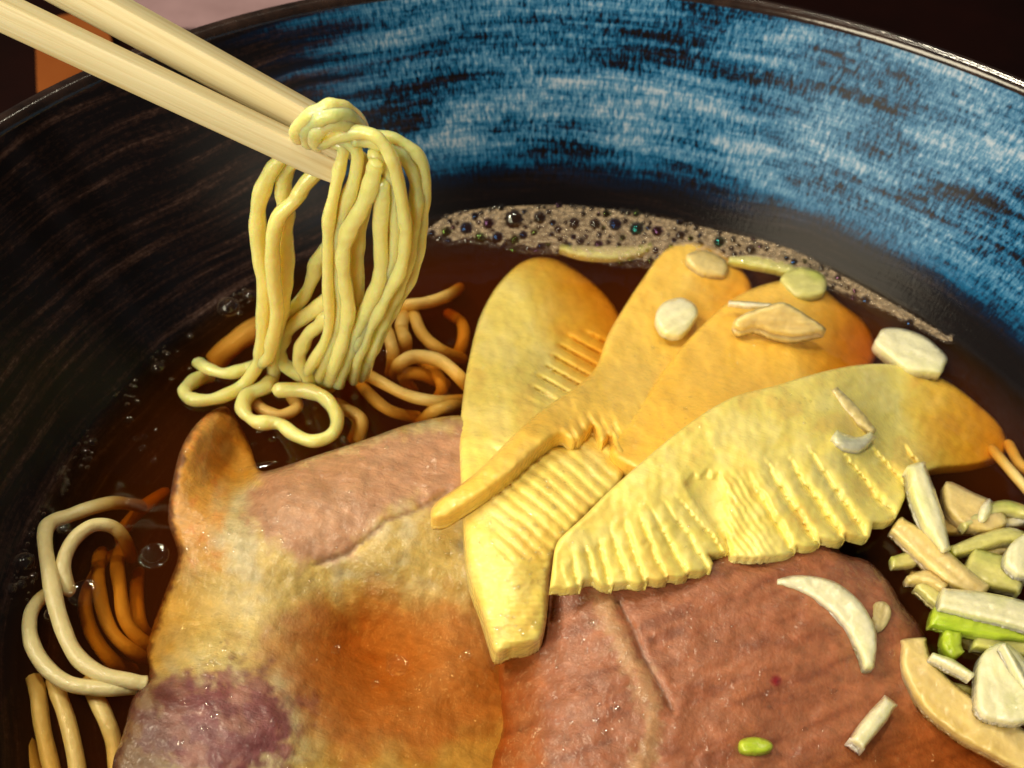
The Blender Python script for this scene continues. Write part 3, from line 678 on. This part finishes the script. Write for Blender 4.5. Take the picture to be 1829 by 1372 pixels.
for i, p in enumerate([
 [(1770, 800, -.5), (1800, 835, -.2), (1835, 875, -.15), (1860, 900, -.3)],
 [(1800, 790, -.5), (1822, 830, -.35), (1850, 850, -.4)]]): lay(p, 11, 'noodle strand peeking out between bamboo and bowl wall', 101+i)

# ------------------------------------------------------------------ green onions
def onion(poly, zc, mat, label, th=.12, edge=9, eh=.05, bul=0.0, seed=0, group='chopped green onion pieces', spacing=4.5):
    q = np.array(zc, float); c0 = q[:, :2].mean(0); g = np.linalg.pinv(q[:, :2]-c0, rcond=.05)@(q[:, 2]-q[:, 2].mean())
    zc = lambda v: q[:, 2].mean()+(v-c0)@g
    pa = np.array(poly, float); ctr = pa.mean(0); ev, ax = np.linalg.eigh(np.cov((pa-ctr).T)); main = ax[:, 1]; cross = ax[:, 0]; wid = math.sqrt(max(ev[0], 1))*2
    ca, cb = (np.array(t) for t in ON[mat])
    def colo(v, d):
        u = (v-ctr)@cross/wid; l = (v-ctr)@main
        st = nz(np.c_[u*9, l*.02], .8, seed, 2)
        k = sstep(-.1, .9, u*(1 if seed % 2 else -1)+.5*nz(v, .02, seed+3))
        c = mixv(np.tile(ca, (len(v), 1)), k*.75, cb)
        return np.clip(c*(1+.16*st)[:, None], 0, 1)
    o = slab('green_onion', poly, zc, th, M_onion, color=colo, spacing=spacing, edge=edge, edge_h=eh, bulge=bul, extra=lambda v, d: .014*nz(v, .05, seed)+.006*np.sin((v-ctr)@cross/wid*14))
    return tag(o, label, 'green onion', group)
def oval(cx, cy, a, b, rot=0, n=14, jit=.06, seed=0):
    r = random.Random(seed); c, s = math.cos(rot), math.sin(rot); out = []
    for k in range(n):
        t = 2*math.pi*k/n; f = 1+r.uniform(-jit, jit); x, y = a*f*math.cos(t), b*f*math.sin(t)
        out.append((cx+x*c-y*s, cy+x*s+y*c))
    return out
def band(line, w):
    """outline of a strip of changing width along a line"""
    l = np.array(catmull([np.array(p, float) for p in line], 4)); n = len(l)
    w = np.interp(np.linspace(0, 1, n), np.linspace(0, 1, len(w)), w)
    t = np.gradient(l, axis=0); t /= np.linalg.norm(t, axis=1)[:, None]; m = np.c_[-t[:, 1], t[:, 0]]
    return [tuple(p) for p in l+m*w[:, None]/2]+[tuple(p) for p in (l-m*w[:, None]/2)[::-1]]
OW, OP, OG, OC = 'w', 'p', 'g', 'c'
onion(oval(1265, 470, 40, 20, .35, seed=1), [(1230, 455, .20), (1300, 490, -.02), (1265, 470, .14)], OC, 'cream onion disc half sunk at the top end of narrow bamboo', seed=201)
onion(oval(1208, 565, 38, 33, -.5, seed=2), [(1208, 565, .32)], OW, 'round pale onion slice lying on the narrow bamboo slice', bul=.03, seed=202)
onion(oval(1437, 505, 42, 27, .15, seed=3), [(1400, 500, .08), (1437, 505, .16), (1475, 510, .08)], OP, 'yellow-green onion disc between foam and broad bamboo', bul=.03, seed=203)
onion(band([(1303, 462), (1350, 466), (1400, 476), (1432, 488)], [8, 20, 20, 10]), [(1303, 462, .03), (1400, 476, .02)], OP, 'green onion sliver floating against the foam beside yellow-green disc', seed=204, eh=.03)
onion(band([(1000, 440), (1040, 448), (1090, 450), (1140, 446), (1165, 436)], [8, 18, 22, 16, 8]), [(1000, 440, -.02), (1090, 450, .0), (1165, 436, -.02)], OP, 'olive onion sliver floating within the wide foam', seed=205, eh=.03)
onion([(1310, 575), (1330, 560), (1365, 548), (1400, 540), (1440, 562), (1476, 588), (1455, 596), (1420, 603), (1385, 598), (1350, 585), (1322, 592)], [(1320, 580, .48), (1390, 565, .56), (1470, 590, .34)], OC, 'angular cream onion chip sitting on the broad bamboo', th=.16, seed=206, eh=.08)
onion(band([(1302, 540), (1335, 543), (1378, 545)], [6, 10, 6]), [(1302, 540, .46), (1378, 545, .48)], OW, 'thin white onion splinter above the angular chip', th=.06, seed=207, edge=5, eh=.03)
onion(oval(1628, 626, 68, 33, .42, seed=8), [(1565, 595, .10), (1628, 626, .16), (1690, 655, .07)], OW, 'white oval onion slice floating next to the bowl wall', bul=.04, seed=208, th=.18)
onion(band([(1490, 775), (1510, 788), (1535, 792), (1560, 776)], [16, 26, 24, 12]), [(1490, 775, .98), (1535, 792, .74), (1560, 776, .60)], OW, 'white onion crescent lying on the largest bamboo slice', seed=209, th=.08)
onion(band([(1490, 695), (1512, 720), (1540, 750), (1562, 772)], [12, 20, 20, 10]), [(1490, 695, .76), (1562, 772, .54)], OC, 'cream onion strip lying on the largest bamboo slice', seed=210, th=.06, eh=.04)
onion(band([(1636, 828), (1650, 880), (1668, 930), (1690, 985)], [30, 42, 40, 16]), [(1636, 828, .55), (1668, 930, .5), (1690, 985, .36)], OW, 'thick white onion stick leaning by the comb end of bamboo', th=.22, seed=211, eh=.12, edge=13)
cluster = [
 ([(1690, 860), (1740, 880), (1780, 900), (1800, 935), (1760, 950), (1715, 935), (1690, 905)], .12, OC, 'translucent amber onion piece behind the white onion stick'),
 (band([(1600, 935), (1650, 975), (1700, 1020), (1760, 1060)], [28, 48, 46, 30]), .26, OC, 'long amber onion strip passing under the white onion stick'),
 (band([(1700, 985), (1750, 968), (1800, 955), (1840, 965)], [18, 26, 26, 20]), .20, OP, 'amber-green onion strip touching the foot of the white stick'),
 (band([(1720, 940), (1760, 915), (1800, 905), (1850, 920)], [14, 24, 24, 16]), .16, OP, 'pale onion strip near the bowl wall above the onion heap'),
 ([(1752, 905), (1768, 890), (1772, 910), (1762, 930), (1748, 928)], .28, OW, 'small whitish onion cube at the top of the onion heap'),
 (band([(1730, 1000), (1780, 1020), (1830, 1035)], [50, 60, 50]), .18, OP, 'broad olive onion leaf in the middle of the heap'),
 ([(1796, 990), (1812, 965), (1850, 950), (1860, 1020), (1826, 1030), (1800, 1012)], .42, OW, 'white onion block on the olive leaf'),
 (band([(1640, 1040), (1670, 1060), (1690, 1085)], [20, 34, 20]), .14, OP, 'dark olive onion scrap beside the charred pork edge'),
 (band([(1620, 1035), (1655, 1030), (1690, 1050)], [10, 24, 14]), .22, OC, 'amber onion scrap beside the charred pork edge'),
 (band([(1680, 1068), (1740, 1078), (1800, 1090), (1860, 1108)], [34, 46, 48, 48]), .52, OW, 'wide white-green onion strip lying over the bright green leaf'),
 (band([(1664, 1100), (1720, 1112), (1780, 1122), (1850, 1128)], [30, 36, 38, 36]), .36, OG, 'bright green onion leaf strip in the heap'),
 (band([(1704, 1122), (1700, 1150), (1712, 1172)], [36, 36, 24]), .26, OG, 'short bright green onion stub under the green leaf strip'),
 (band([(1632, 1140), (1640, 1190), (1680, 1245), (1740, 1290), (1800, 1325), (1860, 1360)], [40, 56, 70, 72, 70, 60]), .16, OC, 'big cream onion crescent curving along the lean pork'),
 (band([(1664, 1170), (1700, 1186), (1738, 1208)], [10, 18, 10]), .42, OW, 'thin white onion splinter on the cream crescent'),
 ([(1750, 1175), (1775, 1152), (1800, 1150), (1840, 1190), (1860, 1260), (1830, 1290), (1785, 1288), (1748, 1270), (1744, 1220)], .40, OW, 'large white onion chunk resting on the cream crescent'),
 (band([(1792, 1150), (1815, 1190), (1840, 1240)], [8, 16, 12]), .56, OW, 'narrow white onion strip along the large white chunk'),
 (band([(1740, 1140), (1790, 1150), (1850, 1160)], [30, 34, 30]), .22, OP, 'yellow-green onion scrap under the bright leaf by white chunk'),
 ([(1740, 1260), (1760, 1300), (1820, 1310), (1860, 1290), (1860, 1340), (1800, 1345), (1740, 1310)], .06, OC, 'cream onion layer under the large white chunk'),
]
for i, (pl, z, m, lb) in enumerate(cluster):
    c = np.mean(np.array(pl), 0); r = random.Random(i)
    onion(pl, [(c[0]-60, c[1], z+r.uniform(-.06, .06)), (c[0]+60, c[1], z+r.uniform(-.06, .06)), (c[0], c[1]-40, z+r.uniform(-.05, .05)), (c[0], c[1]+40, z+r.uniform(-.05, .05))], m, lb, th=.15, eh=.08, edge=11, seed=230+i)
rs = random.Random(11)
for i in range(14):
    x, y = rs.uniform(1620, 1840), rs.uniform(930, 1110) if i < 8 else rs.uniform(1110, 1300)
    if y > 1110: x = rs.uniform(1700, 1840)
    an = rs.uniform(-.6, .9); L_ = rs.uniform(28, 60); dx, dy = math.cos(an)*L_, math.sin(an)*L_*.8; w_ = rs.uniform(16, 34)
    onion(band([(x-dx, y-dy), (x+rs.uniform(-8, 8), y+rs.uniform(-10, 10)), (x+dx, y+dy)], [w_*.6, w_, w_*.6]), [(x-30, y, rs.uniform(-.10, .10)), (x+30, y, rs.uniform(-.10, .10))], rs.choice('ccpcpw'), 'amber broth-soaked onion scrap buried in the onion heap', th=.1, eh=.05, seed=300+i, group='soaked onion scraps in the heap')
onion(band([(1386, 1040), (1430, 1042), (1480, 1060), (1520, 1095), (1545, 1140), (1552, 1195)], [12, 30, 48, 52, 44, 16]), [(1386, 1040, .54), (1480, 1060, .56), (1545, 1140, .42), (1552, 1195, .34), (1500, 1100, .54)], OW, 'large white onion crescent lying on the lean pork', th=.12, seed=260, eh=.08, edge=12)
onion([(1560, 1080), (1580, 1075), (1592, 1092), (1585, 1115), (1568, 1130), (1556, 1118)], [(1575, 1100, .26)], OC, 'translucent onion flake touching the white crescent on pork', th=.05, seed=261, eh=.02, edge=6)
onion(band([(1592, 1250), (1570, 1278), (1548, 1305), (1530, 1330)], [26, 36, 36, 30]), [(1592, 1250, .34), (1530, 1330, .34)], OW, 'stubby white onion stick lying alone on the lean pork', th=.2, seed=262, eh=.15, edge=14)
onion(band([(1520, 1212), (1528, 1235), (1538, 1262)], [24, 34, 28]), [(1520, 1212, -.02), (1538, 1262, -.06)], OC, 'sunken onion flake beside the stubby white stick', th=.08, seed=263, eh=.03)
onion([(1322, 1322), (1350, 1316), (1376, 1324), (1380, 1338), (1352, 1346), (1324, 1342)], [(1350, 1330, .28)], OG, 'small green onion chip alone on the lean pork', th=.14, seed=264, eh=.07)

# ------------------------------------------------------------------ foam, bubbles and oil drops on the broth
def dome(nu=14, nv=6, lo=-0.25):
    V = [(0, 0, 1)]; F = []
    for j in range(1, nv+1):
        a = (math.pi/2-lo*0+0.35)*j/nv
        for i in range(nu):
            b = 2*math.pi*i/nu; V.append((math.sin(a)*math.cos(b), math.sin(a)*math.sin(b), math.cos(a)))
    for i in range(nu): F.append((0, 1+i, 1+(i+1) % nu))
    for j in range(nv-1):
        for i in range(nu):
            a = 1+j*nu+i; b = 1+j*nu+(i+1) % nu; F.append((a, a+nu, b+nu, b))
    return V, F
DV, DF = dome(16, 7)
def unit(name, mat, V, F):
    me = bpy.data.meshes.new(name); me.from_pydata(V, [], F); me.polygons.foreach_set('use_smooth', [True]*len(F)); me.materials.append(mat); return me
BM = {k: unit('bubble', m, DV, DF) for k, m in M_bub.items()}
nbub = [0]
def bubble(px, py, r, kind='clear', z=0.0, flat=0.85):
    p = P(px, py, z); R_ = r*pxsize(p)*CM
    o = bpy.data.objects.new('bubble', BM[kind]); COL.objects.link(o); o.parent = broth
    o.location = p*CM; o.scale = (R_, R_, R_*flat); nbub[0] += 1
    return o
big = [(918, 392, 21, 'clear'), (964, 389, 14, 'clear'), (1026, 399, 12.5, 'clear'), (1063, 400, 12, 'clear'), (1099, 401, 14, 'blue'), (1137, 409, 15, 'teal'), (1174, 413, 12, 'violet'), (833, 408, 14, 'blue'),
       (872, 399, 12, 'violet'), (849, 386, 9, 'blue'), (797, 414, 11, 'green'), (772, 416, 8, 'blue'), (857, 424, 11, 'green'), (889, 424, 12, 'blue'), (920, 428, 10, 'green'), (900, 441, 6, 'blue'), (917, 446, 6, 'green'),
       (1215, 420, 10, 'clear'), (1285, 432, 12, 'teal'), (1341, 446, 11, 'clear'), (1546, 536, 9, 'blue'), (1624, 577, 9, 'blue'), (1406, 461, 6, 'blue'), (1112, 425, 7, 'green'), (1250, 436, 8, 'clear'), (1310, 428, 7, 'clear'),
       (1514, 514, 6, 'clear'), (1527, 520, 6, 'violet'), (408, 549, 20, 'clear'), (446, 528, 12, 'clear'), (428, 560, 6, 'clear'), (43, 1005, 19, 'clear'), (38, 1045, 9, 'clear'), (60, 1030, 8, 'clear'), (30, 980, 8, 'clear'), (20, 1052, 10, 'clear'),
       (114, 945, 12, 'clear'), (282, 657, 12, 'clear'), (165, 790, 9, 'clear'), (152, 806, 7, 'clear'), (160, 820, 6, 'clear'), (92, 1098, 13, 'clear'), (55, 955, 7, 'clear'), (70, 975, 6, 'clear'), (340, 600, 6, 'clear')]
taken = {}
def put(x, y, r): taken.setdefault((int(x//24), int(y//24)), []).append((x, y, r))
for x, y, r, k in big: bubble(x, y, r, k); put(x, y, r)
OUT = np.array(catmull([np.array(p, float) for p in [(768, 408), (800, 386), (850, 373), (930, 365), (1000, 366), (1100, 376), (1200, 394), (1300, 416), (1400, 440), (1480, 480), (1600, 546), (1690, 600)]], 6))
WID = np.interp(OUT[:, 0], [768, 800, 860, 930, 1010, 1100, 1180, 1250, 1300, 1400, 1480, 1560, 1690], [16, 52, 66, 88, 92, 100, 92, 60, 52, 40, 38, 26, 14])
froth_poly = [tuple(p) for p in OUT]+[(x, y+w) for (x, y), w in list(zip(OUT, WID))[::-1]]
FV = []; FF = []
def into_foam(px, py, r, z=0.0):
    p = P(px, py, z); R_ = r*pxsize(p); b = len(FV)
    for x, y, zz in SV: FV.append((p[0]+x*R_, p[1]+y*R_, p[2]+zz*R_*.8))
    for f in SF: FF.append(tuple(i+b for i in f))
SV, SF = dome(8, 4)
def free(x, y, r, k=.86):
    i, j = int(x//24), int(y//24)
    for di in (-2, -1, 0, 1, 2):
        for dj in (-2, -1, 0, 1, 2):
            for a, b, c in taken.get((i+di, j+dj), ()):
                if (a-x)**2+(b-y)**2 < ((c+r)*k)**2: return False
    return True
rr = random.Random(5); tries = 0; nmid = 0
while tries < 60000:
    tries += 1
    i = rr.randrange(len(OUT)); s = rr.random(); edge_bias = rr.random()
    if edge_bias < .4: s = s*s*.35
    x = OUT[i, 0]+rr.uniform(-12, 12); y = np.interp(x, OUT[:, 0], OUT[:, 1])+s*np.interp(x, OUT[:, 0], WID)
    if not (768 < x < 1700): continue
    r = rr.choice([2.4, 3.0, 3.8, 4.6, 5.2, 5.8, 6.6, 7.6, 9.0]) if tries < 9000 else rr.uniform(1.2, 2.6)
    if WID[i] < 30: r = min(r, 3.6)
    if not free(x, y, r): continue
    put(x, y, r)
    if r >= 5 and nmid < 240: bubble(x, y, r, rr.choice(['clear']*6+['violet', 'green', 'blue']), flat=.8); nmid += 1
    else: into_foam(x, y, r)
# thin traces of foam along the left wall
for x0, y0, n, sx, sy in ((430, 520, 60, 22, 26), (395, 540, 30, 20, 20), (40, 1010, 50, 22, 40), (150, 805, 20, 14, 22), (115, 860, 16, 12, 30), (70, 930, 18, 12, 25), (290, 640, 14, 40, 30), (230, 700, 10, 30, 40)):
    for _ in range(n):
        x = x0+rr.gauss(0, sx*.6); y = y0+rr.gauss(0, sy*.6); r = rr.uniform(1.5, 4)
        if free(x, y, r): put(x, y, r); into_foam(x, y, r)
fo = mesh_obj('foam', FV, FF, M_foam, broth); fo['kind'] = 'stuff'
# thin beige froth between the bubbles, open under each larger bubble
gx = np.arange(762, 1704, 3.0); GV = []; GI = {}; GF = []
for ix, x in enumerate(gx):
    y0 = np.interp(x, OUT[:, 0], OUT[:, 1]); w = np.interp(x, OUT[:, 0], WID)*(.86+.2*noise.noise(Vector((x*.05, 0, 3))))
    for k in range(int(w//3)+1):
        GI[(ix, k)] = len(GV); p = P(x, y0+k*3, .014+.008*noise.noise(Vector((x*.2, k*.6, 0)))); GV.append(p)
allb = [t for v_ in taken.values() for t in v_ if t[2] >= 4.2]
ba = np.array(allb)
for (ix, k), q in GI.items():
    quad = [(ix, k), (ix+1, k), (ix+1, k+1), (ix, k+1)]
    if all(t in GI for t in quad):
        x = gx[ix]+1.5; y = np.interp(x, OUT[:, 0], OUT[:, 1])+k*3+1.5
        if ((ba[:, 0]-x)**2+(ba[:, 1]-y)**2 > (ba[:, 2]*.80)**2).all(): GF.append(tuple(GI[t] for t in quad))
fs = mesh_obj('froth', GV, GF, M_froth, broth); fs['kind'] = 'stuff'
# clear beads added on the food to catch the lamps as glints
def beads(parent, surf, n, seed, rmin=2.4, rmax=8.0, ok=None, more=()):
    r = random.Random(seed); v, d, z = surf; V = []; F = []
    spots = []
    cx = [r.randrange(len(v)) for _ in range(max(3, n//7))]
    for _ in range(n*3):
        if len(spots) >= n: break
        i = r.randrange(len(v))
        if r.random() < .75:                      # gather into loose clumps
            c = v[r.choice(cx)]; j = np.argmin(((v-c-np.array([r.gauss(0, 26), r.gauss(0, 22)]))**2).sum(1)); i = j
        if d[i] < 9 or z[i] < .01: continue
        if ok and not ok(*v[i]): continue
        q = rmin+(rmax-rmin)*r.random()**2.2
        spots.append((v[i, 0], v[i, 1], z[i], q, q*r.uniform(.6, 1), r.uniform(0, 3.1)))
    for x, y, zz, a, b, ro in spots+list(more):
        p = P(x, y, zz); k = pxsize(p); n0 = len(V); c, s_ = math.cos(ro), math.sin(ro)
        for X, Y, Z in SV10:
            X *= a*k; Y *= b*k; V.append((p[0]+X*c-Y*s_, p[1]+X*s_+Y*c, p[2]-.004+Z*.24*min(a, b)*k))
        F += [tuple(i+n0 for i in f) for f in SF10]
    o = mesh_obj('glint_beads', V, F, M_bead, parent); o['kind'] = 'stuff'
SV10, SF10 = dome(12, 6)
M_bead = film('bead_skin', (1, 1, 1), 0.0, (0.5, 0.4, 0.3), 0.06, 0.12)
SF_ = {k: v for k, v in SURF.items() if not k.startswith('green_onion')}
sk = list(SF_)
beads(pork1, SF_[sk[0]], 150, 1, more=[(462, 832, .03, 34, 6, .62), (375, 1255, .27, 9, 6, .4), (385, 1275, .27, 10, 6, .9), (365, 1300, .27, 8, 5, .2), (790, 958, .37, 9, 6, .3), (800, 985, .33, 8, 5, .3)])  # the long extra bead is added for the bright streak beside the pork
beads(pork2, SF_[sk[1]], 130, 2)
gl = [(882, 945, 7, 5), (905, 928, 9, 5), (932, 944, 8, 6), (915, 960, 6, 4), (922, 1048, 9, 7), (950, 1038, 8, 5), (905, 1035, 6, 4), (954, 1112, 7, 13), (890, 1122, 8, 5), (905, 1100, 5, 4)]  # added bead spots that form the highlights on the bamboo tip
Z1 = RBF(z1)
beads(b1, SF_[sk[2]], 60, 3, ok=lambda x, y: y > 830, more=[(x, y, float(Z1(np.array([[x, y]], float))[0])+.012, a, b, .3) for x, y, a, b in gl])
beads(b2, SF_[sk[3]], 14, 4, rmax=5.5)
beads(b3, SF_[sk[4]], 20, 5, rmax=5.5)
beads(b4, SF_[sk[5]], 34, 6, rmax=5.5)
# oil drops: flat lenses with a raised bead round them, floating on the broth
OV = []; OF = []; nu = 36; pr = [(0.0001, .05), (.5, .05), (.84, .045), (.90, .10), (.95, .13), (1.0, .09), (1.03, .0), (1.03, -.05)]
for i in range(nu):
    b_ = 2*math.pi*i/nu
    for r_, z_ in pr: OV.append((r_*math.cos(b_), r_*math.sin(b_), z_))
for i in range(nu):
    for j in range(len(pr)-1):
        a_ = i*len(pr)+j; c_ = ((i+1) % nu)*len(pr)+j; OF.append((a_, a_+1, c_+1, c_))
OM = unit('oil_droplet', M_oil, OV, OF)
def oil(px, py, r, z=0.002, flat=1.0):
    p = P(px, py, z); R_ = r*pxsize(p)*CM
    o = bpy.data.objects.new('oil_droplet', OM); COL.objects.link(o); o.parent = broth; o.location = p*CM; o.scale = (R_, R_, R_*flat)
for a in [(150, 1060, 27), (275, 993, 26), (710, 1190, 20), (830, 1172, 11), (560, 1182, 8), (670, 1222, 8), (120, 985, 9), (215, 870, 8), (255, 800, 7), (600, 1160, 9)]+[(rr.choice([rr.uniform(180, 300), rr.uniform(440, 640), rr.uniform(650, 820)]), 0, rr.uniform(3, 8)) for _ in range(34)]:
    if a[1] == 0: a = (a[0], rr.uniform(680, 900) if a[0] < 400 else rr.uniform(700, 800) if a[0] < 645 else rr.uniform(470, 740), a[2])
    oil(*a)

# ------------------------------------------------------------------ background on the table, out of focus
def ground(px, py): p = P(px, py, TZ); return p[0], p[1]
a = ground(215, 60); b = ground(560, 60)
mt = sheet('paper_mat', [ground(170, 52), ground(600, 52), ground(640, -160), ground(130, -160)], TZ+.06, .05, M_mat)
tag(mt, 'blurred pale pinkish paper lying behind the bowl', 'paper')
ty = sheet('lacquer_tray', [ground(75, 190), ground(230, 190), ground(190, 40), ground(70, 60)], TZ+.5, .45, M_tray)
tag(ty, 'blurred orange lacquer tray beyond the bowl rim under the chopsticks', 'tray')
# ------------------------------------------------------------------ faint steam round the lifted noodles
def steam_mat():
    m, nt, out = newmat('steam'); v = N(nt, 'ShaderNodeVolumeScatter'); v.inputs['Color'].default_value = (1, 1, 1, 1); v.inputs['Anisotropy'].default_value = 0.3
    tc = N(nt, 'ShaderNodeTexCoord'); ln = N(nt, 'ShaderNodeVectorMath', operation='LENGTH'); nt.links.new(tc.outputs['Object'], ln.inputs[0])
    f = math_(nt, 'SUBTRACT', 1.0, math_(nt, 'MULTIPLY', ln.outputs['Value'], 100.0), clamp=True)
    d = math_(nt, 'MULTIPLY', math_(nt, 'POWER', f, 1.6), math_(nt, 'MULTIPLY_ADD', tex(nt, 160, 3), 26.0, -6.0))
    nt.links.new(math_(nt, 'MAXIMUM', d, 0.0), v.inputs['Density'])
    nt.links.new(v.outputs[0], out.inputs[1]); return m
n_ = 14; V = []; F = []
for j in range(n_+1):
    for i in range(2*n_):
        a_, b_ = math.pi*j/n_, math.pi*i/n_; V.append((math.sin(a_)*math.cos(b_), math.sin(a_)*math.sin(b_), math.cos(a_)))
for j in range(n_):
    for i in range(2*n_):
        a_ = j*2*n_+i; b_ = j*2*n_+(i+1) % (2*n_); F.append((a_, a_+2*n_, b_+2*n_, b_))
st = mesh_obj('steam', V, F, steam_mat()); st.location = PV(560, 320, BASE, -1.9)*CM; st.scale = (3.0, 1.5, 2.3)
tag(st, 'faint grey steam rising behind the lifted noodles', 'steam', kind='stuff')
print('bubbles', nbub[0], 'tip', tipz, DT)
